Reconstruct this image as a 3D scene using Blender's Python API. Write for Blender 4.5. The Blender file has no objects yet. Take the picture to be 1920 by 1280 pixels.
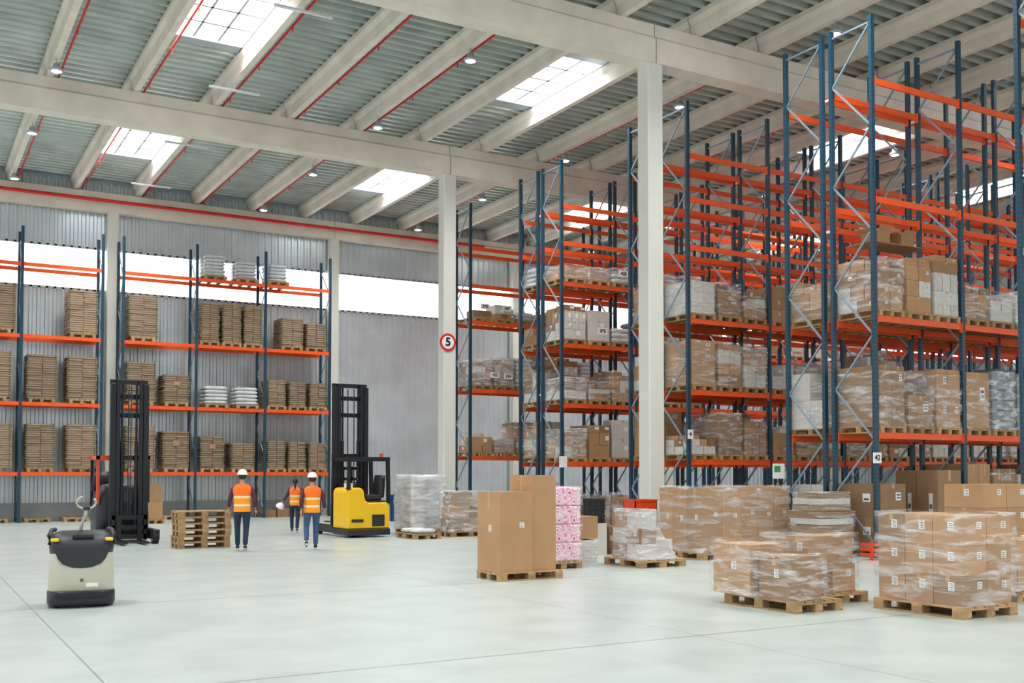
import bpy, bmesh, math, random
from mathutils import Vector, Matrix, noise
R=random.Random(7)
S=bpy.context.scene
COL=S.collection
S.view_settings.view_transform='Standard'

# ---------------------------------------------------------------- materials
def M(name,col,rough=.6,metal=0.0,var=.08,scale=4.0,bump=0.0,bscale=30.0,stretch=(1,1,1),rand=0.0,emit=None,es=0.0,spec=None):
    m=bpy.data.materials.new(name); m.use_nodes=True
    nt=m.node_tree; n=nt.nodes; l=nt.links
    b=n['Principled BSDF']
    tc=n.new('ShaderNodeTexCoord'); mp=n.new('ShaderNodeMapping'); mp.inputs['Scale'].default_value=stretch
    l.new(tc.outputs['Object'],mp.inputs['Vector'])
    nz=n.new('ShaderNodeTexNoise'); nz.inputs['Scale'].default_value=scale; nz.inputs['Detail'].default_value=4
    l.new(mp.outputs['Vector'],nz.inputs['Vector'])
    cr=n.new('ShaderNodeValToRGB')
    cr.color_ramp.elements[0].position=.3; cr.color_ramp.elements[1].position=.7
    cr.color_ramp.elements[0].color=tuple(max(0,c*(1-var)) for c in col)+(1,)
    cr.color_ramp.elements[1].color=tuple(min(1,c*(1+var)) for c in col)+(1,)
    l.new(nz.outputs['Fac'],cr.inputs['Fac'])
    out=cr.outputs['Color']
    if rand>0:
        oi=n.new('ShaderNodeObjectInfo'); mr=n.new('ShaderNodeMapRange')
        mr.inputs['To Min'].default_value=1-rand; mr.inputs['To Max'].default_value=1+rand*.6
        l.new(oi.outputs['Random'],mr.inputs['Value'])
        hs=n.new('ShaderNodeHueSaturation'); l.new(out,hs.inputs['Color']); l.new(mr.outputs['Result'],hs.inputs['Value']); out=hs.outputs['Color']
    l.new(out,b.inputs['Base Color'])
    b.inputs['Roughness'].default_value=rough; b.inputs['Metallic'].default_value=metal
    if spec is not None: b.inputs['Specular IOR Level'].default_value=spec
    if bump>0:
        n2=n.new('ShaderNodeTexNoise'); n2.inputs['Scale'].default_value=bscale; n2.inputs['Detail'].default_value=5
        l.new(mp.outputs['Vector'],n2.inputs['Vector'])
        bp=n.new('ShaderNodeBump'); bp.inputs['Strength'].default_value=bump; bp.inputs['Distance'].default_value=.02
        l.new(n2.outputs['Fac'],bp.inputs['Height']); l.new(bp.outputs['Normal'],b.inputs['Normal'])
    if emit: 
        b.inputs['Emission Color'].default_value=tuple(emit)+(1,); b.inputs['Emission Strength'].default_value=es
    return m
def srgb(r,g,b):
    f=lambda c:(c/255/12.92) if c/255<=.04045 else ((c/255+.055)/1.055)**2.4
    return (f(r),f(g),f(b))
m_conc=M('precast_concrete',srgb(226,218,205),.85,var=.09,scale=1.5,bump=.15)
m_col=M('painted_column',srgb(222,220,210),.7,var=.03,scale=1)
m_deck=M('galvanised_deck',srgb(182,193,188),.3,metal=.45,var=.16,scale=1.0)
m_wall=M('wall_sheet',srgb(210,218,222),.28,metal=.4,var=.1,scale=.8)
m_plinth=M('block_plinth',srgb(170,175,175),.85,var=.08,scale=2)
m_galv=M('galvanised',srgb(182,194,202),.4,metal=.4,var=.06)
m_brace=M('steel_brace',srgb(138,158,172),.4,metal=.35,var=.06)
m_white=M('white_metal',srgb(232,234,234),.5,var=.02)
m_orange=M('orange_beam',srgb(244,90,26),.45,var=.06,scale=2)
m_red=M('red_pipe',srgb(215,32,26),.4,var=.05)
m_wood=M('pallet_wood',srgb(176,142,100),.8,var=.25,scale=3,stretch=(3,3,3),rand=.25)
m_card=M('cardboard',srgb(180,139,99),.75,var=.08,scale=2,rand=.14)
m_card2=M('cardboard_dark',srgb(150,117,84),.75,var=.08,scale=2,rand=.14)
m_cardw=M('cardboard_white',srgb(206,202,194),.7,var=.06,scale=2,rand=.1)
m_cardg=M('dark_wrapped_goods',srgb(84,106,120),.35,var=.4,scale=5,rand=.2)
m_inner=M('cardboard_seam',srgb(120,88,60),.85)
m_stack=M('flat_cardboard',srgb(162,137,113),.85,var=.28,scale=6,stretch=(.4,.4,9),rand=.16)
m_tape=M('parcel_tape',srgb(194,152,106),.3,var=.03)
m_label=M('paper_label',srgb(236,236,234),.6,var=.02)
m_print=M('label_print',srgb(90,90,92),.6)
m_black=M('black_plastic',srgb(34,36,40),.45,var=.1)
m_blackm=M('black_steel',srgb(26,29,34),.35,metal=.3,var=.1)
m_rubber=M('rubber',srgb(28,28,28),.8)
m_yellow=M('yellow_paint',srgb(246,194,14),.35,var=.04)
m_cream=M('cream_paint',srgb(190,187,168),.4,var=.03)
m_gorange=M('guard_orange',srgb(226,70,30),.4)
m_sack=M('white_sack',srgb(208,211,212),.4,var=.12,scale=5,bump=.5,bscale=8)
m_blue=M('blue_crate',srgb(40,90,150),.5)
m_strap=M('green_strap',srgb(70,100,60),.5)
m_skin=M('skin',srgb(196,148,120),.55,var=.04)
m_hair=M('hair',srgb(40,28,24),.6,var=.2,scale=20)
m_jean=M('dark_jeans',srgb(38,50,74),.85,var=.12,scale=14)
m_jean2=M('blue_jeans',srgb(62,86,118),.85,var=.12,scale=14)
m_shirt=M('plum_shirt',srgb(84,38,62),.85,var=.1,scale=10)
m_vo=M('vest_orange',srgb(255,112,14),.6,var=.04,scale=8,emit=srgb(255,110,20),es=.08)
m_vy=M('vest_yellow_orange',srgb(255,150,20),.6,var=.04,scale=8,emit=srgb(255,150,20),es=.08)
m_refl=M('reflective_tape',srgb(228,230,180),.3,var=.02)
m_helm=M('white_helmet',srgb(240,240,238),.3,var=.01)
m_shoe=M('dark_shoe',srgb(36,36,44),.6)
m_sole=M('shoe_sole',srgb(220,220,220),.6)
m_signred=M('sign_red',srgb(214,40,36),.4)
m_signw=M('sign_white',srgb(244,244,242),.4)
m_signb=M('sign_black',srgb(20,20,20),.5)
m_grn=M('green_print',srgb(60,150,80),.6)
m_lamp=M('lamp_lens',(1,1,1),.5,emit=(1,1,1),es=9)
m_sky=M('skylight_panel',(1,1,1),.5,emit=(.95,.98,1),es=3)
m_strip=M('translucent_window',(.9,.95,1),.5,var=.08,scale=.4,emit=(.95,.98,1),es=2.0)

def mathnode(nt,op,a,bv=None):
    q=nt.nodes.new('ShaderNodeMath'); q.operation=op
    for i,x in enumerate((a,bv)):
        if x is None: continue
        if hasattr(x,'links'): nt.links.new(x,q.inputs[i])
        else: q.inputs[i].default_value=x
    return q.outputs[0]
def post_mat():
    m=M('blue_post',srgb(28,68,88),.4,var=.06,scale=2)
    nt=m.node_tree;n=nt.nodes;l=nt.links;b=n['Principled BSDF']
    base=b.inputs['Base Color'].links[0].from_socket
    tc=n.new('ShaderNodeTexCoord'); sx=n.new('ShaderNodeSeparateXYZ'); l.new(tc.outputs['Object'],sx.inputs[0])
    mt=lambda op,a,bv=None: mathnode(nt,op,a,bv)
    fz=mt('LESS_THAN',mt('FRACT',mt('MULTIPLY',sx.outputs['Z'],11.0)),.34)
    hx=mt('LESS_THAN',mt('ABSOLUTE',mt('SUBTRACT',mt('ABSOLUTE',sx.outputs['X']),.022)),.009)
    hy1=mt('LESS_THAN',mt('ABSOLUTE',sx.outputs['Y']),.012)
    hy2=mt('LESS_THAN',mt('ABSOLUTE',mt('SUBTRACT',sx.outputs['Y'],1.1)),.012)
    msk=mt('MULTIPLY',fz,mt('MAXIMUM',hx,mt('MAXIMUM',hy1,hy2)))
    mx=n.new('ShaderNodeMixRGB'); l.new(msk,mx.inputs['Fac']); l.new(base,mx.inputs['Color1']); mx.inputs['Color2'].default_value=(.005,.008,.01,1)
    l.new(mx.outputs[0],b.inputs['Base Color'])
    return m
m_post=post_mat()

def film_mat(name,lo,hi,sc,p0=.5,p1=.64):
    m=bpy.data.materials.new(name); m.use_nodes=True
    nt=m.node_tree;n=nt.nodes;l=nt.links
    b=n['Principled BSDF']; b.inputs['Base Color'].default_value=(.9,.9,.9,1); b.inputs['Roughness'].default_value=.2; b.inputs['Specular IOR Level'].default_value=.9
    tc=n.new('ShaderNodeTexCoord'); mp=n.new('ShaderNodeMapping'); mp.inputs['Rotation'].default_value=(.5,.6,.2); mp.inputs['Scale'].default_value=(1.3,1.3,7)
    oi=n.new('ShaderNodeObjectInfo'); ad=n.new('ShaderNodeVectorMath'); ad.operation='ADD'; mu=mathnode(nt,'MULTIPLY',oi.outputs['Random'],20.0)
    l.new(tc.outputs['Object'],mp.inputs['Vector']); l.new(mp.outputs['Vector'],ad.inputs[0]); l.new(mu,ad.inputs[1])
    nz=n.new('ShaderNodeTexNoise'); nz.inputs['Scale'].default_value=sc; nz.inputs['Detail'].default_value=5; nz.inputs['Roughness'].default_value=.55; nz.inputs['Distortion'].default_value=.7
    l.new(ad.outputs[0],nz.inputs['Vector'])
    cr=n.new('ShaderNodeValToRGB'); cr.color_ramp.elements[0].position=p0; cr.color_ramp.elements[0].color=(lo,lo,lo,1)
    cr.color_ramp.elements[1].position=p1; cr.color_ramp.elements[1].color=(hi,hi,hi,1)
    l.new(nz.outputs['Fac'],cr.inputs['Fac'])
    bp=n.new('ShaderNodeBump'); bp.inputs['Strength'].default_value=.6; bp.inputs['Distance'].default_value=.03
    l.new(nz.outputs['Fac'],bp.inputs['Height']); l.new(bp.outputs['Normal'],b.inputs['Normal'])
    tr=n.new('ShaderNodeBsdfTransparent'); mx=n.new('ShaderNodeMixShader')
    l.new(cr.outputs['Color'],mx.inputs['Fac']); l.new(tr.outputs[0],mx.inputs[1]); l.new(b.outputs[0],mx.inputs[2])
    l.new(mx.outputs[0],n['Material Output'].inputs['Surface'])
    return m
m_film=film_mat('stretch_film',.06,.58,1.5,.47,.7)
m_filmw=film_mat('stretch_film_thick',.18,.74,1.7,.44,.68)
m_filmx=film_mat('stretch_film_cloudy',.45,.92,1.7,.4,.66)

def floor_mat():
    m=M('polished_concrete',srgb(188,196,190),.3,var=.05,scale=.3)
    nt=m.node_tree;n=nt.nodes;l=nt.links;b=n['Principled BSDF']
    base=b.inputs['Base Color'].links[0].from_socket
    tc=n.new('ShaderNodeTexCoord'); sx=n.new('ShaderNodeSeparateXYZ'); l.new(tc.outputs['Object'],sx.inputs[0])
    mt=lambda op,a,bv=None: mathnode(nt,op,a,bv)
    def line(sock,off,per,w):
        f=mt('FRACT',mt('DIVIDE',mt('SUBTRACT',sock,off),per))
        return mt('LESS_THAN',mt('MULTIPLY',f,per),w)
    ln=mt('MAXIMUM',line(sx.outputs['X'],1.5,6.0,.016),line(sx.outputs['Y'],8.9,6.0,.036))
    nz=n.new('ShaderNodeTexNoise'); nz.inputs['Scale'].default_value=1.1; nz.inputs['Detail'].default_value=5; nz.inputs['Roughness'].default_value=.55
    l.new(tc.outputs['Object'],nz.inputs['Vector'])
    cr=n.new('ShaderNodeValToRGB'); cr.color_ramp.interpolation='EASE'; cr.color_ramp.elements[0].position=.25; cr.color_ramp.elements[0].color=(.82,.83,.825,1); cr.color_ramp.elements[1].position=.72; cr.color_ramp.elements[1].color=(1,1,1,1)
    l.new(nz.outputs['Fac'],cr.inputs['Fac'])
    m1=n.new('ShaderNodeMixRGB'); m1.blend_type='MULTIPLY'; m1.inputs['Fac'].default_value=1
    l.new(base,m1.inputs['Color1']); l.new(cr.outputs['Color'],m1.inputs['Color2'])
    mx=n.new('ShaderNodeMixRGB'); l.new(mt('MULTIPLY',ln,.65),mx.inputs['Fac']); l.new(m1.outputs[0],mx.inputs['Color1']); mx.inputs['Color2'].default_value=(.12,.12,.12,1)
    l.new(mx.outputs[0],b.inputs['Base Color'])
    b.inputs['Roughness'].default_value=.3
    return m
m_floor=floor_mat()

def pink_mat():
    m=M('pink_printed_wrap',srgb(235,225,228),.4)
    nt=m.node_tree;n=nt.nodes;l=nt.links;b=n['Principled BSDF']
    tc=n.new('ShaderNodeTexCoord')
    v=n.new('ShaderNodeTexVoronoi'); v.inputs['Scale'].default_value=7; l.new(tc.outputs['Object'],v.inputs['Vector'])
    cr=n.new('ShaderNodeValToRGB'); e=cr.color_ramp.elements
    e[0].position=.0; e[0].color=srgb(190,50,110)+(1,); e[1].position=.8; e[1].color=srgb(225,120,165)+(1,)
    for p,c in ((.2,(214,88,140)),(.25,(246,238,238)),(.34,(246,238,238)),(.4,(230,120,165)),(.5,(236,150,185)),(.56,(248,240,240))):
        q=e.new(p); q.color=srgb(*c)+(1,)
    l.new(v.outputs['Distance'],cr.inputs['Fac'])
    l.new(cr.outputs[0],b.inputs['Base Color'])
    return m
m_pink=pink_mat()

# ---------------------------------------------------------------- mesh builder
class MB:
    def __init__(s): s.v=[];s.f=[];s.m=[];s.s=[]
    def add(s,vs,fs,mat=0,smooth=False):
        o=len(s.v); s.v+= [tuple(v) for v in vs]
        for f in fs: s.f.append([o+i for i in f]); s.m.append(mat); s.s.append(smooth)
        return s
    def box(s,x0,x1,y0,y1,z0,z1,mat=0):
        return s.add([(x0,y0,z0),(x1,y0,z0),(x1,y1,z0),(x0,y1,z0),(x0,y0,z1),(x1,y0,z1),(x1,y1,z1),(x0,y1,z1)],
          [(0,3,2,1),(4,5,6,7),(0,1,5,4),(1,2,6,5),(2,3,7,6),(3,0,4,7)],mat)
    def bar(s,p0,p1,w,h,mat=0):
        p0=Vector(p0);p1=Vector(p1);d=(p1-p0).normalized()
        up=Vector((0,0,1)) if abs(d.z)<.95 else Vector((1,0,0))
        a=d.cross(up).normalized()*w/2; b=a.cross(d).normalized()*h/2
        vs=[p0-a-b,p0+a-b,p0+a+b,p0-a+b,p1-a-b,p1+a-b,p1+a+b,p1-a+b]
        return s.add(vs,[(0,1,2,3),(4,7,6,5),(0,4,5,1),(1,5,6,2),(2,6,7,3),(3,7,4,0)],mat)
    def cyl(s,p0,p1,r,seg=12,mat=0,r2=None):
        p0=Vector(p0);p1=Vector(p1);d=(p1-p0).normalized(); r2=r if r2 is None else r2
        up=Vector((0,0,1)) if abs(d.z)<.95 else Vector((1,0,0))
        a=d.cross(up).normalized(); b=a.cross(d)
        vs=[p0+(a*math.cos(t)+b*math.sin(t))*r for t in [2*math.pi*i/seg for i in range(seg)]]
        vs+=[p1+(a*math.cos(t)+b*math.sin(t))*r2 for t in [2*math.pi*i/seg for i in range(seg)]]
        fs=[(i,(i+1)%seg,seg+(i+1)%seg,seg+i) for i in range(seg)]
        s.add(vs,fs,mat,True)
        s.add(vs[:seg],[tuple(range(seg))],mat); s.add(vs[seg:],[tuple(range(seg))],mat)
        return s
    def tube(s,path,r,seg=8,mat=0):
        P=[Vector(p) for p in path]; rings=[]
        for i,p in enumerate(P):
            d=(P[min(i+1,len(P)-1)]-P[max(i-1,0)]).normalized()
            up=Vector((0,0,1)) if abs(d.z)<.9 else Vector((0,1,0))
            a=d.cross(up).normalized(); b=a.cross(d)
            rings.append([p+(a*math.cos(t)+b*math.sin(t))*r for t in [2*math.pi*k/seg for k in range(seg)]])
        return s.rings(rings,mat,True,True)
    def rings(s,rs,mat=0,cap=True,smooth=True,mats=None):
        o=len(s.v); k=len(rs[0])
        for r in rs: s.v+=[tuple(p) for p in r]
        for j in range(len(rs)-1):
            for i in range(k):
                s.f.append([o+j*k+i,o+j*k+(i+1)%k,o+(j+1)*k+(i+1)%k,o+(j+1)*k+i]); s.m.append(mats[j] if mats else mat); s.s.append(smooth)
        if cap:
            s.f.append([o+i for i in range(k)]); s.m.append(mats[0] if mats else mat); s.s.append(smooth)
            q=o+(len(rs)-1)*k; s.f.append([q+i for i in range(k)]); s.m.append(mats[-1] if mats else mat); s.s.append(smooth)
        return s
    def mesh(s,name,mats,recalc=True):
        me=bpy.data.meshes.new(name); me.from_pydata(s.v,[],s.f)
        if not isinstance(mats,(list,tuple)): mats=[mats]
        for m in mats: me.materials.append(m)
        me.polygons.foreach_set('material_index',s.m); me.polygons.foreach_set('use_smooth',s.s)
        if recalc:
            bm=bmesh.new(); bm.from_mesh(me); bmesh.ops.recalc_face_normals(bm,faces=bm.faces); bm.to_mesh(me); bm.free()
        me.update(); return me
def ring(cx,cy,z,rx,ry,n=2.0,seg=24):
    out=[]
    for i in range(seg):
        t=2*math.pi*i/seg; c=math.cos(t); s_=math.sin(t)
        out.append((cx+rx*math.copysign(abs(c)**(2/n),c),cy+ry*math.copysign(abs(s_)**(2/n),s_),z))
    return out
def ob(me,name,parent=None,loc=(0,0,0),rz=0,bev=0,scale=None):
    o=bpy.data.objects.new(name,me); COL.objects.link(o); o.location=loc; o.rotation_euler=(0,0,rz)
    if parent: o.parent=parent
    if scale: o.scale=scale
    if bev:
        b=o.modifiers.new('Bevel','BEVEL'); b.width=bev; b.segments=2; b.limit_method='ANGLE'
    return o
def top(o,label,cat,group=None):
    o['label']=label; o['category']=cat
    if group: o['group']=group
    return o
def struct(o,label=None):
    o['kind']='structure'
    if label: o['label']=label
    return o
def empty(name,loc,rz=0):
    e=bpy.data.objects.new(name,None); COL.objects.link(e); e.location=loc; e.rotation_euler=(0,0,rz); return e
def text_mesh(t,size,mat,ext=.002,bold=0.0):
    c=bpy.data.curves.new('txt','FONT'); c.body=t; c.size=size; c.align_x='CENTER'; c.align_y='CENTER'; c.extrude=ext; c.offset=bold
    o=bpy.data.objects.new('txt',c); COL.objects.link(o)
    dg=bpy.context.evaluated_depsgraph_get(); me=bpy.data.meshes.new_from_object(o.evaluated_get(dg))
    me.transform(Matrix.Rotation(math.pi/2,4,'X')); me.materials.clear(); me.materials.append(mat)
    bpy.data.objects.remove(o); return me

# ---------------------------------------------------------------- shell
XL,XR=-14.0,62.0; YB=43.0; ZD=13.05
struct(ob(MB().box(XL,XR,-12,YB+.3,-.2,0).mesh('floor',m_floor),'floor'),'pale polished concrete floor with saw-cut joints')
def corr_wall(z0,z1,mb,pitch=.28):
    x=XL; vs=[]
    prof=[(0,0),(.12,0),(.155,-.06),(.245,-.06)]
    while x<XR:
        for dx,dy in prof: vs+=[(x+dx,YB+dy,z0),(x+dx,YB+dy,z1)]
        x+=pitch
    n=len(vs)//2
    mb.add(vs,[(2*i,2*i+2,2*i+3,2*i+1) for i in range(n-1)])
mb=MB(); corr_wall(.65,8.8,mb); corr_wall(10.35,12.95,mb)
struct(ob(mb.mesh('wall_back',m_wall,False),'wall_back'),'ribbed silver metal sheet wall')
struct(ob(MB().box(XL,XR,YB+.02,YB+.06,8.7,10.45).mesh('window_1',m_strip),'window_1'),'long bright translucent strip window')
mb=MB(); mb.box(XL,XR,YB-.06,YB+.05,8.72,8.8); mb.box(XL,XR,YB-.06,YB+.05,10.34,10.42)
struct(ob(mb.mesh('trim_1',m_galv),'trim_1'),'metal flashing around strip window')
struct(ob(MB().box(XL,XR,YB-.12,YB+.1,0,.65).mesh('baseboard_back',m_plinth),'baseboard_back'),'grey block plinth')
mb=MB(); y=8.0; vs=[]
while y<YB:
    for dy,dx in [(0,0),(.12,0),(.155,-.045),(.245,-.045)]: vs+=[(XR+dx,y+dy,0),(XR+dx,y+dy,12.95)]
    y+=.28
mb.add(vs,[(2*i,2*i+2,2*i+3,2*i+1) for i in range(len(vs)//2-1)])
struct(ob(mb.mesh('wall_right',m_wall,False),'wall_right'),'ribbed metal side wall')
PX=[14.6+2.25*i for i in range(-12,22)]
bayc=14.6+1.125
SKY=[(bayc,25.6),(bayc-9,25.6),(bayc-9,37.2),(bayc,37.2),(bayc+11.25,24.9),(bayc+9,37.2),(bayc-9,14.5),(bayc,14.5),(bayc+11.25,14.5),(bayc+20.25,37.2),(bayc+20.25,25.6),(bayc-18,14.5),(bayc-18,25.6),(bayc-18,37.2),(bayc,4),(bayc-9,4),(bayc-18,4)]
HY=1.9
mb=MB()
prof=[(0,0),(.13,0),(.17,.14),(.33,.14)]
for i in range(len(PX)-1):
    x0,x1=PX[i],PX[i+1]; xc=(x0+x1)/2
    holes=[(b-HY,b+HY) for a,b in SKY if abs(a-xc)<.5]
    y=-6.0; cur=[]
    def flush(c):
        if len(c)>1:
            vs=[]
            for (yy,zz) in c: vs+=[(x0,yy,zz),(x1,yy,zz)]
            mb.add(vs,[(2*j,2*j+1,2*j+3,2*j+2) for j in range(len(c)-1)])
    while y<YB+.3:
        if any(h0-.05<y<h1 for h0,h1 in holes): flush(cur); cur=[]
        else:
            for dy,dz in prof: cur.append((y+dy,ZD+dz))
        y+=.38
    flush(cur)
struct(ob(mb.mesh('ceiling',m_deck,False),'ceiling'),'corrugated galvanised roof deck')
struct(ob(MB().box(XL,XR,YB-.02,YB+.3,12.9,13.4).mesh('trim',m_galv),'trim_40'),'metal closure between wall and roof deck')
for k,(a,b) in enumerate(SKY):
    p=ob(MB().box(a-1.0,a+1.0,b-HY,b+HY,ZD+.36,ZD+.4).mesh('skylight',m_sky),'window_%d'%(k+2)); struct(p,'bright translucent roof skylight')
    mb=MB()
    mb.box(a-1.13,a-.93,b-HY-.4,b+HY+.4,ZD-.02,ZD+.38); mb.box(a+.93,a+1.13,b-HY-.4,b+HY+.4,ZD-.02,ZD+.38)
    mb.box(a-1.1,a+1.1,b-HY-.4,b-HY,ZD-.02,ZD+.38); mb.box(a-1.1,a+1.1,b+HY,b+HY+.45,ZD-.02,ZD+.38)
    for j in (-1,0,1): mb.box(a-.95,a+.95,b+j*HY/2-.04,b+j*HY/2+.04,ZD+.04,ZD+.09)
    for j in (-.32,.32): mb.box(a+j-.03,a+j+.03,b-HY,b+HY,ZD+.04,ZD+.09)
    q=ob(mb.mesh('skylight_curb',m_galv),'trim_%d'%(k+2)); struct(q,'metal skylight curb with glazing bars')
    L=bpy.data.lights.new('skylight_light','AREA'); L.shape='RECTANGLE'; L.size=1.8; L.size_y=3.7; L.energy=520; L.color=(.98,.99,1); L.spread=math.radians(120)
    lo=bpy.data.objects.new('skylight_light',L); COL.objects.link(lo); lo.location=(a,b,ZD+.33)

CW=.45
def column(h,w=CW):
    mb=MB(); mb.rings([[(sx*w/2,sy*w/2,z) for sx,sy in ((-.86,-1),(.86,-1),(1,-.86),(1,.86),(.86,1),(-.86,1),(-1,.86),(-1,-.86))] for z in (0,h)],smooth=False)
    return mb.mesh('column',m_col)
GZ=11.56
for x,y in [(15.5,20.1),(15.5,31.0),(33.5,20.1),(33.5,31.0)]:
    c=ob(column(GZ),'concrete_column',loc=(x,y,0)); top(c,'square pale painted concrete column carrying the roof girder','column','interior columns')
for x in (-2.1,6.95,15.9,24.9,33.9):
    c=ob(column(11.75,.4),'concrete_column',loc=(x,YB-.33,0)); top(c,'pale concrete column against the metal wall','column','wall columns')
def girder(x0,x1,y,z,w=.5,h=.96):
    mb=MB(); L=x1-x0
    P=[(-w/2,.0),(w/2,0),(w/2,h*.62),(w/2*.72,h*.7),(w/2*.72,h),(-w/2*.72,h),(-w/2*.72,h*.7),(-w/2,h*.62)]
    mb.rings([[(xx,a,b) for a,b in P] for xx in (0,L)],smooth=False)
    o=ob(mb.mesh('girder',m_conc),'roof_girder',loc=(x0,y,z)); top(o,'long precast concrete roof girder','beam','main roof girders')
for y in (20.1,31.0):
    for x0,x1 in ((-2.5,15.485),(15.515,33.49),(33.51,51.5)): girder(x0,x1,y,GZ)
girder(-12,15.89,YB-.3,11.75,.4,.75); girder(15.91,60,YB-.3,11.75,.4,.75)
def purlin_mesh(L):
    P=[(-.085,0),(.085,0),(.1,.28),(.17,.4),(.17,.52),(-.17,.52),(-.17,.4),(-.1,.28)]
    return MB().rings([[(a,yy,b) for a,b in P] for yy in (0,L)],smooth=False).mesh('purlin',m_conc)
segs=[(9.2,20.08),(20.12,30.98),(31.02,42.9)]
pm=[purlin_mesh(b-a) for a,b in segs]
for x in PX:
    if x<0 or x>58: continue
    for (a,b),me in zip(segs,pm):
        if x>40 and a<20: continue
        top(ob(me,'roof_purlin',loc=(x,a,12.53)),'precast concrete purlin under the roof deck','beam','roof purlins')
pme=MB().cyl((0,0,0),(0,22.4,0),.03,8).mesh('pipe',m_red)
bme=MB().cyl((0,0,0),(0,0,-.12),.015,6).mesh('sprinkler_head',m_red)
for x in (3.35,5.6,7.85,10.1,12.35,19.1,23.6):
    o=top(ob(pme,'sprinkler_pipe',loc=(x+.24,20.4,12.62)),'thin red sprinkler pipe beside a roof purlin','pipe','sprinkler branch pipes')
    for k in range(8): ob(bme,'sprinkler_head',o,(0,1.4+2.8*k,-.025))
top(ob(MB().cyl((-4,0,0),(23,0,0),.065,12).mesh('pipe',m_red),'sprinkler_main_pipe',loc=(0,42.25,12.12)),'thick red sprinkler main pipe along the wall','pipe')
hm=MB(); hm.rings([ring(0,0,z,r,r,2,20) for z,r in ((0,.165),(.03,.175),(.06,.17),(.1,.1),(.2,.08),(.22,.04))]); hm.cyl((0,0,.2),(0,0,.345),.012,6)
hme=hm.mesh('lamp_housing',m_galv); lm=MB().rings([ring(0,0,z,r,r,2,20) for z,r in ((-.012,.1),(-.002,.13))]).mesh('lamp_lens',m_lamp)
for x in (3.35,12.35,19.1,28.1,37.1):
    for y in (17.6,23.4,29.4,35.2,41.0):
        h=ob(hme,'high_bay_lamp',loc=(x,y,12.19)); top(h,'round grey high bay lamp hanging under a purlin','lamp','high bay lamps')
        ob(lm,'lamp_lens',h)
tm=MB().box(-.7,.7,-.04,.04,0,.05); tm.box(-.015,.015,-.015,.015,.05,.2)
tme=tm.mesh('tube_light_body',m_white)
for y in (23.1,28.9,34.5,40.1):
    t=ob(tme,'tube_light',loc=(7.85,y,12.335)); top(t,'slim white batten light hanging under a purlin','lamp','batten lights')

# ---------------------------------------------------------------- racks
def frame_meshes(h,d=1.1):
    a=MB()
    for y in (0,d):
        a.box(-.05,.05,y-.04,y+.04,0,h)
        a.box(-.08,.08,y-.07,y+.07,0,.012)
    b=MB(); z=.25; k=0
    b.bar((0,.04,.2),(0,d-.04,.2),.03,.038)
    while z+1.1<h-.15:
        p,q=((0,.03,z),(0,d-.03,z+1.1)) if k%2==0 else ((0,d-.03,z),(0,.03,z+1.1))
        b.bar(p,q,.03,.038); z+=1.1; k+=1
    b.bar((0,.04,z),(0,d-.04,z),.03,.038)
    return a.mesh('upright_frame',m_post),b.mesh('brace',m_brace)
def beam_mesh(L):
    a=MB().box(0,L,-.025,.025,-.13,0)
    a.box(0,.008,-.055,.03,-.19,.03); a.box(L-.008,L,-.055,.03,-.19,.03)
    return a.mesh('beam',m_orange)
FR={}
def rack(x0,y0,nb,levels,h,bay,label,group,spacer=False):
    e=empty('pallet_rack',(x0,y0,0)); top(e,label,'rack',group)
    if h not in FR: FR[h]=frame_meshes(h)
    bm_=beam_mesh(bay-.1); sp=MB().box(-.02,.02,1.14,1.27,0,.05).mesh('row_spacer',m_white)
    for i in range(nb+1):
        f=ob(FR[h][0],'upright_frame',e,(i*bay,0,0)); ob(FR[h][1],'brace',f)
        if i<nb:
            for z in levels:
                for y in (0,1.1): ob(bm_,'beam',e,(i*bay+.05,y,z))
        if spacer and i<3:
            for z in (1.3,4.2,7.0,9.9): ob(sp,'row_spacer',e,(i*bay,0,z))
    return e
lab='tall pallet rack with blue perforated uprights and orange beams'
RX=17.5; BAY=2.8
LV1=[2.6,5.05,7.55,10.05]; LV2=[2.1,3.9,5.75,7.65,8.9,10.05]; LV4=[2.36,4.76,7.2,8.5,9.85]
RG='long storage racks'
rack(RX,10.72,1,LV1,11.4,BAY,lab,RG)
rack(RX,15.15,3,LV1,11.4,BAY,lab,RG,spacer=True); rack(RX,16.52,4,LV1,11.4,BAY,lab,RG)
rack(RX,21.15,6,LV2,11.4,BAY,lab,RG,spacer=True); rack(RX,22.52,6,LV2,11.4,BAY,lab,RG)
rack(RX,27.15,8,LV2,11.4,BAY,lab,RG,spacer=True); rack(RX,28.52,8,LV2,11.4,BAY,lab,RG)
rack(RX,33.15,9,LV4,11.4,BAY,lab,RG)
LL=[1.8,4.3,6.72,9.3]
LBL='pallet rack with blue uprights and orange beams along the metal wall'
rack(.95,41.2,2,LL,10.6,2.72,LBL,'racks along the wall')
rack(7.12,41.2,3,LL,10.6,2.7,LBL,'racks along the wall')

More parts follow.
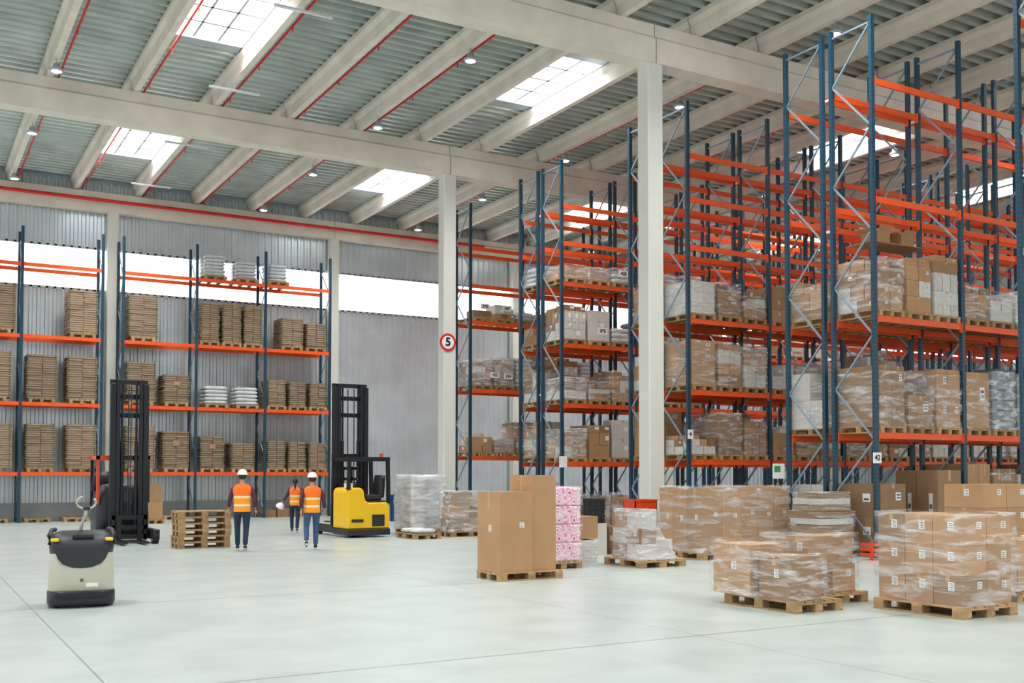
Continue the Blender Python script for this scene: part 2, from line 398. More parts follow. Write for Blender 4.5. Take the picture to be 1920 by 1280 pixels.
# ---------------------------------------------------------------- pallets
def pallet_parts():
    d=MB()
    for i in range(5):
        w=.145 if i in (0,2,4) else .1
        x=-.4+.0725+i*(.8-.145)/4
        d.box(x-w/2,x+w/2,-.6,.6,.122,.144)
    for y in (-.53,0,.53): d.box(-.4,.4,y-.07,y+.07,.1,.122)
    sk=MB().box(-.06,.06,-.6,.6,0,.022).mesh('skid_board',m_wood)
    bl=MB().box(-.06,.06,-.07,.07,.022,.1).mesh('block',m_wood)
    return d.mesh('pallet',m_wood),sk,bl
PD,PS,PB=pallet_parts()
full=MB() 
full.add([v.co[:] for v in PD.vertices],[list(p.vertices) for p in PD.polygons])
for x in (-.34,0,.34):
    full.box(x-.05,x+.05,-.6,.6,0,.022)
    for y in (-.53,0,.53): full.box(x-.05,x+.05,y-.07,y+.07,.022,.1)
PF=full.mesh('pallet',m_wood)
def pallet(x,y,z=0,rz=0,sx=1,sy=1,near=True,label='weathered wooden pallet on the concrete floor',group='pallets on the floor'):
    o=ob(PD if near else PF,'pallet',loc=(x,y,z),rz=rz,scale=(sx,sy,1)); top(o,label,'pallet',group)
    if near:
        for a in (-.34,0,.34):
            ob(PS,'skid_board',o,(a,0,0))
            for b in (-.53,0,.53): ob(PB,'block',o,(a,b,0))
    return o
def sack_mesh():
    b=MB(); rs=[]
    for z,k in ((-.06,.55),(-.055,.8),(-.03,.96),(0,1),(.03,.96),(.055,.8),(.06,.55)): rs.append(ring(0,0,z+.06,.5*k,.5*k,4.5,28))
    b.rings(rs); return b.mesh('sack',m_sack)
SM=sack_mesh()

# ---------------------------------------------------------------- cartons
def unit_carton(cm,lab):
    b=MB()
    b.box(-.5,.5,-.5,.5,0,1,0)
    b.box(-.05,.05,-.504,.504,.86,1.003,1)
    if lab:
        b.box(.1,.3,-.506,-.5,.5,.74,2); b.box(.13,.27,-.508,-.5,.56,.6,3); b.box(.13,.27,-.508,-.5,.64,.69,3)
        b.box(-.506,-.5,-.26,-.08,.45,.7,2); b.box(-.508,-.5,-.23,-.11,.5,.56,3)
    return b.mesh('carton',[cm,m_tape,m_label,m_print])
UC=[[unit_carton(c,l) for l in (0,1)] for c in (m_card,m_card2,m_cardw,m_cardg)]
CUR=None
def begin(x,y,z,label='brown cartons stretch-wrapped together on a pallet',group='wrapped loads on the floor'):
    global CUR
    CUR=empty('wrapped_pallet_load',(x,y,z)); top(CUR,label,'wrapped boxes',group)
def end():
    global CUR
    CUR=None
def rel(x,y,z):
    if CUR is None: return (x,y,z)
    l=CUR.location; return (x-l.x,y-l.y,z-l.z)
def near_carton(x0,x1,y0,y1,z0,z1,mat=m_card,label='plain brown cardboard carton on a floor pallet',group='cartons on floor pallets',tape=True,paper=1,flaps=False,rz=0):
    w,d,h=x1-x0,y1-y0,z1-z0
    b=MB()
    if flaps:
        t=.006
        b.box(-w/2,w/2,-d/2,d/2,0,t)
        b.box(-w/2,-w/2+t,-d/2,d/2,t,h); b.box(w/2-t,w/2,-d/2,d/2,t,h); b.box(-w/2,w/2,-d/2,-d/2+t,t,h); b.box(-w/2,w/2,d/2-t,d/2,t,h)
        q=d*.42; tape=False
        b.add([(-w/2,-d/2,h),(w/2,-d/2,h),(w/2,-d/2-q*.6,h+q*.6),(-w/2,-d/2-q*.6,h+q*.6)],[(0,1,2,3)])
        b.add([(-w/2,d/2,h),(w/2,d/2,h),(w/2,d/2+q*.2,h+q*.9),(-w/2,d/2+q*.2,h+q*.9)],[(0,1,2,3)])
        b.add([(-w/2,-d/2,h),(-w/2,d/2,h),(-w/2-q*.8,d/2,h+q*.3),(-w/2-q*.8,-d/2,h+q*.3)],[(0,1,2,3)])
        b.add([(w/2,-d/2,h),(w/2,d/2,h),(w/2+q*.3,d/2,h+q*.8),(w/2+q*.3,-d/2,h+q*.8)],[(0,1,2,3)])
        me=b.mesh('carton',[mat,m_inner],False)
    else:
        b.box(-w/2,w/2,-d/2,d/2,0,h)
        b.box(-w/2+.004,w/2-.004,-.0015,.0015,h-.0005,h+.0008,1)
        me=b.mesh('carton',[mat,m_inner])
    o=ob(me,'carton' if CUR else 'cardboard_carton',CUR,loc=rel((x0+x1)/2,(y0+y1)/2,z0),rz=rz,bev=0 if flaps else .008)
    if not CUR: top(o,label,'box',group)
    if tape:
        t=MB(); W=w/2+.0015; pts=[(-W,h*.78),(-W,h+.0015),(W,h+.0015),(W,h*.78)]; vs=[]
        for x,z in pts: vs+=[(x,-.03,z),(x,.03,z)]
        t.add(vs,[(2*i,2*i+1,2*i+3,2*i+2) for i in range(3)])
        ob(t.mesh('tape',m_tape,False),'tape',o)
    if paper:
        s=.085
        t=MB(); t.box(-w/2-.003,-w/2-.0005,-s/2-.05,s/2-.05,h*.5,h*.5+s*1.25,0)
        for k in range(4): t.box(-w/2-.004,-w/2-.0005,-.08,-.02 if k%2 else -.035,h*.5+.013+k*.022,h*.5+.022+k*.022,1)
        ob(t.mesh('shipping_label',[m_label,m_print]),'shipping_label',o)
        if paper>1:
            t=MB(); t.box(w*.1,w*.1+s,-d/2-.003,-d/2-.0005,h*.55,h*.55+s,0)
            for k in range(3): t.box(w*.1+.01,w*.1+s-.02,-d/2-.004,-d/2-.0005,h*.55+.012+k*.024,h*.55+.022+k*.024,1)
            ob(t.mesh('shipping_label',[m_label,m_print]),'shipping_label',o)
    return o
def film_mesh(seed,nu=12,nz=18,amp=.012,mat=m_film,topin=.75,bulge=.0):
    rr=random.Random(seed); per=[]
    for sx,sy,dx,dy in ((-.5,-.5,1,0),(.5,-.5,0,1),(.5,.5,-1,0),(-.5,.5,0,-1)):
        for i in range(nu): per.append((sx+dx*i/nu,sy+dy*i/nu))
    rows=[]
    for j in range(nz+1):
        z=j/nz; r=[]
        for i,(x,y) in enumerate(per):
            n=abs(noise.noise(Vector((x*5+seed,y*5,z*5))))*amp*2.6+rr.uniform(-amp,amp)*.35
            n+=bulge*math.sin(math.pi*min(1,z))*(.6+.4*noise.noise(Vector((x*2,y*2,seed))))
            fl=1+max(0,.1-z)*.25
            k=(1+n*2)*fl
            zz=z if j not in(0,nz) else z+(0 if j==0 else n*.8)
            r.append((x*k,y*k,zz))
        rows.append(r)
    rows.append([(x*topin,y*topin,1.006+rr.uniform(0,.015)) for x,y in per])
    b=MB(); b.rings(rows,cap=False,smooth=True); return b.mesh('stretch_wrap',mat,False)
FM=[film_mesh(i,bulge=.006) for i in range(4)]; FW=[film_mesh(i+9,amp=.014,mat=m_filmw,topin=.3,bulge=.012) for i in range(3)]
FX=[film_mesh(i+19,amp=.02,mat=m_filmx,topin=.2,bulge=.02) for i in range(2)]
def film(x0,x1,y0,y1,z0,z1,k=0,white=False):
    ms=FX[k%2] if white==2 else ((FW if white else FM)[k%3])
    return ob(ms,'stretch_wrap',CUR,loc=rel((x0+x1)/2,(y0+y1)/2,z0),scale=((x1-x0)+.035,(y1-y0)+.035,(z1-z0)+.008))

CART=[];PAL=[];WRL=[]
def load(cx,cy,z,H,film_p=.5,style=None,pal=True):
    if pal: PAL.append((cx,cy,z)); z+=.145
    st=style or R.choice(['u','m','m','m','s','s','w','b'])
    W=.785; x0,y0=cx-W/2,cy-.56; L=[]
    if st=='b':
        n=max(3,int(H/.16))
        for k in range(n):
            for j in range(2):
                if k==n-1 and R.random()<.5: continue
                L.append((cx+R.uniform(-.015,.015),cy-.28+j*.56,z+k*.15,.75,.54,.155,4,R.uniform(-.05,.05)))
        WRL.append((cx,cy,z,L,n*.15,R.randrange(9),False)); return
    if st in('m','s'):
        zz=z; 
        while zz<z+H-.12:
            lh=R.uniform(.2,.4) if st=='m' else R.uniform(.13,.24); lh=min(lh,z+H-zz)
            nx=R.choice([1,2,2,3]) if st=='m' else R.choice([2,3]); ny=R.choice([2,2,3]) if st=='m' else R.choice([2,3]); mi=R.choice([0,0,1,2])
            last=zz+lh>=z+H-.12
            for i in range(nx):
                for j in range(ny):
                    if last and R.random()<.45: continue
                    hh=lh*(R.uniform(.6,1) if last else 1); mj=mi if R.random()<.7 else R.choice([0,1,2])
                    g=R.uniform(.01,.03)+(.02 if last else 0)
                    L.append((x0+(i+.5)*W/nx,y0+(j+.5)*1.12/ny,zz,W/nx-g,1.12/ny-g,hh-.004,mj,R.uniform(-.04,.04) if last else 0))
            zz+=lh
    else:
        nx,ny=R.choice([(1,2),(2,2),(2,3),(1,2)]); nz=R.choice([2,3,4]); mi={'w':2,'g':3}.get(st,R.choice([0,0,1]))
        if st=='v': nx,ny=R.choice([(1,1),(1,2),(2,1)]); nz=R.choice([1,2])
        if st=='g': nz=R.choice([5,6,7])
        bh=H/nz
        for k in range(nz):
            for i in range(nx):
                for j in range(ny):
                    if k==nz-1 and nz>1 and R.random()<.2: continue
                    L.append((x0+(i+.5)*W/nx,y0+(j+.5)*1.12/ny,z+k*bh,W/nx-.012,1.12/ny-.012,bh-(.03 if st=='g' else .005),mi,0))
    if R.random()<film_p: WRL.append((cx,cy,z,L,H*R.uniform(.85,1),R.randrange(9),R.random()<.3 or st=='g'))
    else: CART.extend(L)
def fill(y0,b0,b1,lv,prob,Hr,fp,style=None,js=(0,1,2)):
    for i in range(b0,b1):
        for j in js:
            if R.random()<prob: load(RX+i*BAY+.05+.45+j*.9,y0+.55,lv,R.uniform(*Hr),fp,style)
fill(15.15,0,3,0,1,(1.3,1.9),.4,style='v')
fill(15.15,0,1,2.6,1,(1.2,1.35),1,style='v'); fill(15.15,1,2,2.6,1,(1.2,1.35),1,'v',(0,)); fill(15.15,1,3,2.6,1,(1.3,1.5),1,'g',(1,2))
fill(15.15,0,1,5.05,1,(1.0,1.4),.9,'m'); fill(15.15,1,3,5.05,.8,(.5,.8),.8)
fill(16.52,0,4,2.6,.9,(.8,1.4),.6); fill(16.52,0,4,5.05,.8,(.7,1.2),.6); fill(16.52,0,4,0,.7,(.8,1.6),.3)
for lv,pr in ((0,.9),(2.1,1),(3.9,1),(5.75,1)):
    fill(21.15,0,5,lv,pr,(.6,1.3),.7)
    fill(22.52,0,1,lv,pr,(.6,1.25),.5)
fill(21.15,0,1,7.65,.3,(.6,.9),.4)
for lv,pr in ((0,.9),(2.1,1),(3.9,1),(5.75,1),(7.65,.9)):
    fill(27.15,0,2,lv,pr,(.6,1.25) if lv<7 else (.4,.8),.7)
    fill(28.52,0,1,lv,pr*.9,(.6,1.25) if lv<7 else (.4,.8),.4)
fill(27.15,2,5,5.75,.8,(.6,1.2),.3); fill(27.15,2,5,2.1,.8,(.6,1.2),.3)
for lv,pr,hr in ((0,.7,(.5,1.3)),(2.36,1,(.5,1.2)),(4.76,1,(.5,1.5)),(7.2,.9,(.3,.6))):
    fill(33.15,0,2,lv,pr,hr,.5)
CART.sort(key=lambda c:math.hypot(c[0],c[1]))
NI=240; IND=CART[:NI]; REST=CART[NI:]
LB={0:'brown cardboard carton on a pallet in the rack',1:'darker brown carton on a pallet in the rack',2:'white printed carton on a pallet in the rack',3:'dark wrapped bundle on a pallet in the rack'}
for c in IND:
    me=UC[c[6]][1 if R.random()<.45 else 0]
    o=ob(me,'cardboard_carton',loc=(c[0],c[1],c[2]),rz=c[7],scale=(c[3],c[4],c[5]))
    top(o,LB[c[6]],'box','cartons on pallets in the racks')
b=MB()
for c in REST:
    x,y,z,w,d,h,mi,_=c
    b.box(x-w/2,x+w/2,y-d/2,y+d/2,z,z+h,mi)
    if R.random()<.45: b.box(x+w*.05,x+w*.05+min(.14,w*.4),y-d/2-.004,y-d/2,z+h*.4,z+h*.4+min(.14,h*.4),4)
    if R.random()<.3: b.box(x-w/2-.004,x-w/2,y-.1,y,z+h*.4,z+h*.4+min(.14,h*.4),4)
    b.box(x-.025,x+.025,y-d/2-.003,y+d/2,z+h*.85,z+h+.002,5)
o=ob(b.mesh('cartons',[m_card,m_card2,m_cardw,m_cardg,m_label,m_tape],False),'cardboard_cartons'); top(o,'many brown and white cartons stacked on distant rack pallets','boxes'); o['kind']='stuff'
for p in PAL:
    top(ob(PF,'pallet',loc=p),'wooden pallet resting on the rack beams','pallet','pallets in the racks')
for cx,cy,z,L,H,k,wh in WRL:
    lb={0:'brown cartons under clear stretch film in the rack',1:'darker brown cartons under clear stretch film in the rack',2:'white cartons under clear stretch film in the rack',3:'blue-grey goods under glossy film in the rack',4:'white bagged goods under clear film in the rack'}[L[0][6]]
    e=empty('wrapped_pallet_load',(cx,cy,z)); top(e,lb,'wrapped boxes','wrapped loads in the racks')
    for c in L:
        if c[6]==4: ob(SM,'sack',e,(c[0]-cx,c[1]-cy,c[2]-z),c[7],scale=(c[3],c[4],c[5]/.12))
        else: ob(UC[c[6]][1 if R.random()<.4 else 0],'carton',e,(c[0]-cx,c[1]-cy,c[2]-z),c[7],scale=(c[3],c[4],c[5]))
    ob((FW if wh else FM)[k%3],'stretch_wrap',e,(0,0,.002),scale=(.795,1.14,H+.01))
top(ob(MB().box(17.62,19.3,15.25,15.95,6.63,6.645).mesh('board',m_card2),'cardboard_sheet'),'flat brown cardboard sheet lying on cartons','cardboard sheet')
near_carton(17.85,18.25,15.35,15.8,6.646,6.9,label='open brown carton with raised flaps on a rack load',flaps=True,paper=0)
near_carton(18.6,19.0,15.35,15.75,6.646,6.88,label='open brown carton with raised flaps on a rack load',flaps=True,paper=0)

# ---------------------------------------------------------------- left rack cardboard stacks
def stack_mesh(w,d,h,seed):
    rr=random.Random(seed); b=MB(); n=max(6,int(h/.08))
    b.box(-w/2+.04,w/2-.04,-d/2+.04,d/2-.04,0,h-.012)
    for i in range(n):
        jx,jy=rr.uniform(-.022,.014),rr.uniform(-.026,.014); g=rr.uniform(.012,.026)
        b.box(-w/2+jx,-.012+jx,-d/2+jy,d/2+jy,i*h/n,(i+1)*h/n-g)
        jx,jy=rr.uniform(-.014,.02),rr.uniform(-.026,.014)
        b.box(.014+jx,w/2+jx,-d/2+jy,d/2+jy,i*h/n,(i+1)*h/n-g)
    return b.mesh('cardboard_stack',m_stack)
LST=[(1.9,3.45,1.8,1.6),(3.85,4.85,1.8,1.6),(5.2,6.25,1.8,1.6),(7.25,8.35,1.8,1.58),(8.6,9.6,1.8,1.42),(9.98,10.95,1.8,1.25),(11.2,12.15,1.8,1.0),(12.62,13.4,1.8,1.12),(13.5,14.25,1.8,1.08),(14.35,15.1,1.8,1.05),
 (2.2,3.4,4.3,1.65),(3.85,4.9,4.3,1.58),(5.2,6.25,4.3,1.58),(7.25,8.35,4.3,1.5),(8.6,9.6,4.3,1.08),(12.62,13.4,4.3,1.05),(13.5,14.25,4.3,1.0),(14.35,15.1,4.3,1.0),
 (2.3,3.5,6.72,1.6),(5.2,6.25,6.72,1.6),(7.3,8.4,6.72,1.6),(9.95,10.72,6.72,1.52),(10.8,11.57,6.72,1.54),(11.65,12.4,6.72,1.55),(13.15,14.1,6.72,1.15),(14.2,15.05,6.72,1.0)]
for k,(a,b_,z,h) in enumerate(LST):
    w=b_-a-.06
    pallet((a+b_)/2,41.75,z,0,sx=min(1.1,(b_-a)/.8),sy=.97,near=False,label='wooden pallet on the wall rack',group='pallets in the wall racks')
    s=ob(stack_mesh(w,1.08,h,k),'cardboard_stack',loc=((a+b_)/2,41.75,z+.146)); top(s,'tall bundle of flattened brown cardboard on a pallet','cardboard stack','flattened cardboard bundles')
    for x in (-w*.47,w*.45): ob(MB().box(x-.01,x+.01,-.572,-.566,0,h+.004).mesh('strap',m_strap),'strap',s)
    if k%3==0: ob(MB().box(-w/2-.03,-w/2-.024,-.2,-.16,0,h+.004).mesh('strap',m_strap),'strap',s)
    if k in (4,14,5): ob(MB().box(-.12,.12,-.578,-.572,h*.6,h*.75).mesh('paper_label',m_card),'paper_label',s)
def sacks(x0,x1,y0,y1,z,n,per=1,nx=1,hh=.12,group='sacks on pallets'):
    w=(x1-x0)/nx; d=(y1-y0)/per
    for k in range(n):
        for i in range(nx):
            for j in range(per):
                lc=(x0+(i+.5)*w+R.uniform(-.02,.02),y0+(j+.5)*d+R.uniform(-.02,.02),z+k*hh*1.0)
                o=ob(SM,'sack' if CUR else 'plastic_sack',CUR,loc=rel(*lc),rz=R.uniform(-.05,.05),scale=(w-.03,d-.04,hh/.12))
                if not CUR: top(o,'white plastic sack stacked on a pallet','sack',group)
for a,b_,z,n in ((10.15,11.1,4.3,5),(11.35,12.3,4.3,5),(10.1,10.95,9.3,6),(11.35,12.2,9.3,5),(12.62,13.45,9.3,5)):
    pallet((a+b_)/2,41.75,z,0,sx=1.1,near=False,label='wooden pallet on the wall rack',group='pallets in the wall racks')
    sacks(a,b_,41.2,42.3,z+.144,n,2,1,.14)
for x in (1.8,2.9,4.3,5.6,8.0,9.1):
    pallet(x,41.75,0,0,sx=1.1,near=False,label='wooden pallet on the floor under the wall rack',group='pallets under the wall rack')
for i,x in enumerate((12.8,13.35,13.9,14.4)):
    near_carton(x-.24,x+.24,41.3,42.0,0,.3+.05*(i%2),m_card2,'small printed carton under the wall rack','small cartons under the wall rack')
pallet(7.75,38.6,0,0,sx=.8,sy=.7,near=False)
near_carton(7.48,8.02,38.3,38.9,.144,.78,m_card,'small brown carton stacked beside the forklift'); near_carton(7.5,8.0,38.32,38.88,.783,1.38,m_card,'small brown carton stacked beside the forklift')

# ---------------------------------------------------------------- foreground loads
pallet(9.0,15.27,0,math.pi/2)
near_carton(8.41,9.02,14.89,15.66,.144,1.45,label='tall plain cardboard carton standing on a pallet',paper=2)
near_carton(9.04,9.5,14.93,15.66,.144,1.72,label='very tall plain cardboard carton standing on a pallet',paper=1)
pallet(10.08,10.3,0,0,sx=1.05,sy=1.08)
begin(9.95,10.42,.146)
near_carton(9.62,10.26,10.42,11.12,.146,.81,paper=1,rz=.02); near_carton(9.69,10.21,9.74,10.32,.146,.7,m_card2,paper=1,rz=-.06)
film(9.61,10.27,10.38,11.14,.148,.83,0); film(9.67,10.24,9.7,10.36,.148,.72,1); end()
pallet(11.08,10.72,0,0,sx=1.05,sy=1.0)
begin(10.9,10.63,.146)
near_carton(10.46,10.89,10.2,10.62,.148,.52,m_card2,paper=1); near_carton(10.91,11.34,10.2,10.62,.148,.52,paper=2)
near_carton(10.46,10.89,10.64,11.06,.148,.52); near_carton(10.91,11.34,10.64,11.06,.148,.52)
near_carton(10.46,11.3,10.2,10.62,.524,.91,paper=1,rz=.02); near_carton(10.49,11.34,10.64,11.06,.524,.86,m_card2,rz=-.02)
film(10.46,11.34,10.18,11.08,.148,.93,2); end()
pallet(11.52,8.92,0,0,sx=1.3,sy=1.12)
begin(11.52,8.92,.146,'block of labelled brown cartons wrapped in clear film')
for k in range(3):
    for i in range(2):
        for j in range(3):
            near_carton(11.06+i*.47,11.06+(i+1)*.47-.01,8.3+j*.42,8.3+(j+1)*.42-.01,.146+k*.364,.146+(k+1)*.364-.003,[m_card,m_card2][(i+j+k)%4==0],paper=2)
film(11.05,12.0,8.28,9.56,.148,1.25,2); end()
pallet(13.2,9.6,0,0)
begin(13.2,9.6,.146)
for i,(a,b_,c,d,e,f) in enumerate([(12.82,13.2,9.05,9.6,.146,.5),(13.22,13.6,9.05,9.6,.146,.5),(12.82,13.6,9.62,10.15,.146,.6),(12.84,13.5,9.05,9.6,.503,.86),(12.85,13.4,9.63,10.1,.603,1.05)]):
    near_carton(a,b_,c,d,e,f,paper=1)
film(12.82,13.6,9.05,10.15,.148,.84,0); end()
pallet(14.8,10.65,0,math.pi/2)
for k in range(4):
    for i in range(2):
        near_carton(14.25+i*.56,14.8+i*.56,10.3,11.0,.144+k*.36,.144+(k+1)*.36-.003,paper=2,label='brown carton in a tall stack on a pallet')
# pink rolls
pallet(10.55,16.9,0,0)
begin(10.55,16.9,.146,'white and pink printed paper roll packs wrapped on a pallet')
for k in range(4):
    ob(MB().box(-.39,.39,-.58,.58,0,.335).mesh('roll_pack',m_pink),'roll_pack',CUR,loc=(0,0,k*.338),bev=.03)
film(10.16,10.94,16.32,17.48,.148,1.49,1); end()
begin(11.33,16.95,0,'small white carton wrapped in crinkled film')
near_carton(11.12,11.55,16.7,17.2,.0,.48,m_cardw); film(11.12,11.55,16.7,17.2,0.002,.47,1,True); end()
near_carton(11.1,11.58,16.7,17.2,.51,.93,m_card,'brown carton resting on a wrapped white carton')
# low wide white load draped in loose film
pallet(12.35,16.25,0,0,sx=1.35,sy=.95)
begin(12.3,16.2,.146,'small mixed cartons draped in loose cloudy stretch film')
for k in range(3):
    near_carton(11.9,12.26,15.78,16.2,.146+k*.29,.146+(k+1)*.29-.004,[m_cardw,m_card2,m_cardw][k]); near_carton(11.9,12.26,16.22,16.66,.146+k*.29,.146+(k+1)*.29-.004,[m_card2,m_cardw,m_card][k])
near_carton(12.3,12.7,15.85,16.6,.146,.5,m_cardw)
rr=random.Random(5); rows=[]
for t in [i/14 for i in range(15)]:
    hw=.52-.30*min(1,t*1.35)**.8; cx=12.32-.22*min(1,t*1.3); hd=.53-.06*t; z=.148+t*.93
    rg=ring(cx,16.22,z,hw,hd,4.5,56); r2=[]
    for i,(x,y,zz) in enumerate(rg):
        f=1+.05*noise.noise(Vector((i*.45,t*5,2)))*(1.4-t)+.012*math.sin(i*2.3+t*6)
        r2.append((cx+(x-cx)*f-12.3,16.22+(y-16.22)*f-16.2,zz+.02*noise.noise(Vector((i*.3,t*3,7)))*(t>.05)-.146))
    rows.append(r2)
rows.append([(12.1-12.3+(x+12.3-12.1)*.3,y*.3,.945) for x,y,z in rows[-1]])
ob(MB().rings(rows,cap=False).mesh('stretch_wrap',m_filmw,False),'stretch_wrap',CUR)
end()
pallet(14.5,17.2,0,0,sx=1.3,sy=1.15)
begin(14.5,17.2,.146,'tall brown cartons stretch-wrapped together on a pallet')
for i in range(2):
    for j in range(3):
        near_carton(14.0+i*.53,14.52+i*.53,16.52+j*.46,16.97+j*.46,.146,1.46-.05*((i+j)%2),paper=1 if j else 2)
film(14.0,15.05,16.52,17.89,.148,1.47,2); end()
pallet(16.1,17.5,0,0,sx=1.6)
begin(16.1,17.5,.146,'tall brown cartons stretch-wrapped together on a pallet')
for i in range(3):
    near_carton(15.42+i*.46,15.87+i*.46,16.92,18.05,.146,1.47 if i!=1 else 1.4,paper=2)
film(15.42,16.79,16.92,18.05,.148,1.47,1); end()
pallet(16.75,15.97,0,0,sx=1.05,sy=.75)
begin(16.75,15.97,.146,'dense flat brown and grey packs under stretch film')
for k in range(9):
    s=.45-.04*(k>5)-.07*(k>7)
    near_carton(16.75-s,16.75+s,15.95-s,15.95+s,.146+k*.137,.146+(k+1)*.137-.012,[m_card2,m_cardw,m_card2][k%3],tape=False,paper=0)
film(16.3,17.2,15.5,16.4,.148,.96,2); film(16.36,17.14,15.56,16.34,.99,1.36,1); end()
g=MB()
for k in range(3): g.box(-.42,.1,-.05,-.02,.08+k*.1,.14+k*.1)
g.box(-.44,-.4,-.06,.0,0,.38); g.box(.08,.12,-.06,.0,0,.38)
for k in range(3): g.box(-.44,-.41,.0,.25,.08+k*.1,.14+k*.1)
g.box(-.45,.13,-.1,.02,0,.02)
top(ob(g.mesh('rack_guard',m_gorange),'rack_guard',loc=(17.38,14.85,0)),'orange-red slatted steel protector at the rack foot','guard')
def crate_mesh(w,d,h,mat):
    b=MB(); t=.02
    b.box(-w/2,w/2,-d/2,d/2,0,t)
    b.box(-w/2,-w/2+t,-d/2,d/2,t,h); b.box(w/2-t,w/2,-d/2,d/2,t,h); b.box(-w/2,w/2,-d/2,-d/2+t,t,h); b.box(-w/2,w/2,d/2-t,d/2,t,h)
    b.box(-w/2-.015,w/2+.015,-d/2-.015,-d/2,h-.04,h-.002); b.box(-w/2-.015,-w/2,-d/2,d/2+.015,h-.04,h-.002)
    for k in range(4): b.box(-w/2+(k+.5)*w/4-.006,-w/2+(k+.5)*w/4+.006,-d/2-.01,-d/2,0,h-.04)
    return b.mesh('crate',mat)
cb=crate_mesh(.6,.5,.17,m_black)
near_carton(12.55,13.2,18.7,19.3,0,.68,m_cardw,'white carton carrying black crates')
for k in range(3): top(ob(cb,'plastic_crate',loc=(12.88,19.0,.682+k*.172)),'black plastic crate in a stack','crate','black stacked crates')
cr=crate_mesh(.6,.45,.24,m_gorange)
near_carton(13.35,13.9,18.5,19.1,0,.6,m_card2,'brown carton standing among floor loads')
near_carton(13.95,14.6,18.7,19.2,0,.93,m_cardw,'white carton carrying a red crate'); top(ob(cr,'plastic_crate',loc=(14.28,18.95,.935)),'orange-red plastic crate on a carton','crate')
cbl=crate_mesh(.55,.5,.24,m_blue)
for k in range(4): top(ob(cbl,'plastic_crate',loc=(15.9,36.0,k*.242)),'blue plastic crate in a stack','crate','blue stacked crates')
pallet(13.1,27.9,0,0,sx=1.3); begin(13.1,27.9,.146,'bulky white sacks wrapped in cloudy film on a pallet'); sacks(12.6,13.6,27.37,28.43,.146,9,2,2,.165); film(12.57,13.63,27.34,28.46,.148,1.68,1,2); end()
pallet(13.7,26.3,0,math.pi/2,sx=1.1)
begin(13.7,26.3,.146)
for k,(h0,h1) in enumerate(((.146,.5),(.505,.85),(.855,1.24))):
    w=.55-.04*k
    near_carton(13.7-w,13.68,25.95,26.68,h0,h1,m_card2 if k!=1 else m_card); near_carton(13.7,13.7+w,25.95,26.68,h0,h1-.06*k,m_card if k!=1 else m_card2)
film(13.15,14.25,25.95,26.68,.148,1.24,0,True); end()
pallet(12.2,26.1,0,0,near=True); sacks(11.85,12.55,25.6,26.6,.144,1,2,1,.12)
for k in range(6): pallet(6.2+R.uniform(-.015,.015),25.4+R.uniform(-.02,.02),k*.145,math.pi/2,label='pale wooden pallet in a stack of pallets',group='stack of empty pallets')

# ---------------------------------------------------------------- signs
s=MB().cyl((0,0,0),(0,.02,0),.29,32).mesh('sign',m_signred)
sg=ob(s,'speed_limit_sign',loc=(15.4,30.73,6.02)); top(sg,'round white speed limit sign with red rim reading 5','sign')
ob(MB().cyl((0,-.006,0),(0,0,0),.215,32).mesh('sign_face',m_signw),'sign_face',sg)
ob(text_mesh('5',.38,m_signb,bold=.014),'numeral',sg,(0,-.01,0))
def card(x,y,z,w,h,t,sz=.15,label='white card with black number on the rack'):
    c=ob(MB().box(-w/2,w/2,-.006,.006,-h/2,h/2).mesh('card',m_signw),'number_card',loc=(x,y,z)); top(c,label,'sign','rack number cards')
    if t: ob(text_mesh(t,sz,m_signb,bold=.004),'numeral',c,(0,-.009,0))
    return c
card(17.47,15.09,2.07,.24,.22,'42',.16)
for x,y,z,t in ((19.7,26.96,8.05,'428'),(18.9,26.96,6.18,'395'),(18.0,32.96,7.7,'373'),(18.9,32.96,7.7,'367'),(18.4,32.96,5.27,'422'),(18.95,32.96,5.25,'324')): card(x,y,z,.36,.2,t,.15)
card(17.5,21.08,2.75,.18,.24,'4',.14); card(17.5,27.08,2.1,.28,.34,'',label='plain white card fixed to a rack upright'); card(17.5,22.45,1.95,.18,.22,'',label='plain white card fixed to a rack upright')
c=card(17.25,17.7,1.8,.36,.34,'',label='white notice board on the rack end')
ob(MB().box(-.14,.05,-.009,-.006,-.02,.12).mesh('print',m_grn),'green_print',c)

# ---------------------------------------------------------------- machines
def wheel(r,w):
    return MB().cyl((-w/2,0,0),(w/2,0,0),r,20,0).cyl((-w/2-.004,0,0),(w/2+.004,0,0),r*.55,14,1).mesh('wheel',[m_rubber,m_galv])
def mast(e,x0,x1,y,h):
    for a in (x0,x1-.13):
        ob(MB().box(a,a+.13,y,y+.18,.1,h-.1).mesh('mast_rail',m_blackm),'mast_rail',e,bev=.008)
    for a in (x0+.14,x1-.23):
        ob(MB().box(a,a+.09,y+.02,y+.16,.15,h).mesh('inner_mast_rail',m_blackm),'inner_mast_rail',e,bev=.006)
    for z in (.35,1.0,h*.52,h-.9,h-.42,h-.06):
        ob(MB().box(x0,x1,y+.14,y+.19,z-.05,z+.07).mesh('cross_member',m_blackm),'cross_member',e,bev=.005)
    for a in (x0+.29,x1-.29):
        ob(MB().cyl((a,y+.08,.2),(a,y+.08,h*.62),.045,12,0).cyl((a,y+.08,h*.62),(a,y+.08,h-.1),.028,10,0).mesh('lift_cylinder',[m_blackm,m_galv]),'lift_cylinder',e)
    for a in (x0+.42,x1-.44): ob(MB().box(a,a+.025,y+.03,y+.05,.6,h-.15).mesh('lift_chain',m_black),'lift_chain',e)
e=empty('reach_truck',(10.5,26.95,0)); top(e,'yellow reach truck with black mast and overhead guard','forklift')
ob(MB().box(.0,1.25,0,1.2,.06,.24).mesh('base_skirt',m_black),'base_skirt',e,bev=.03)
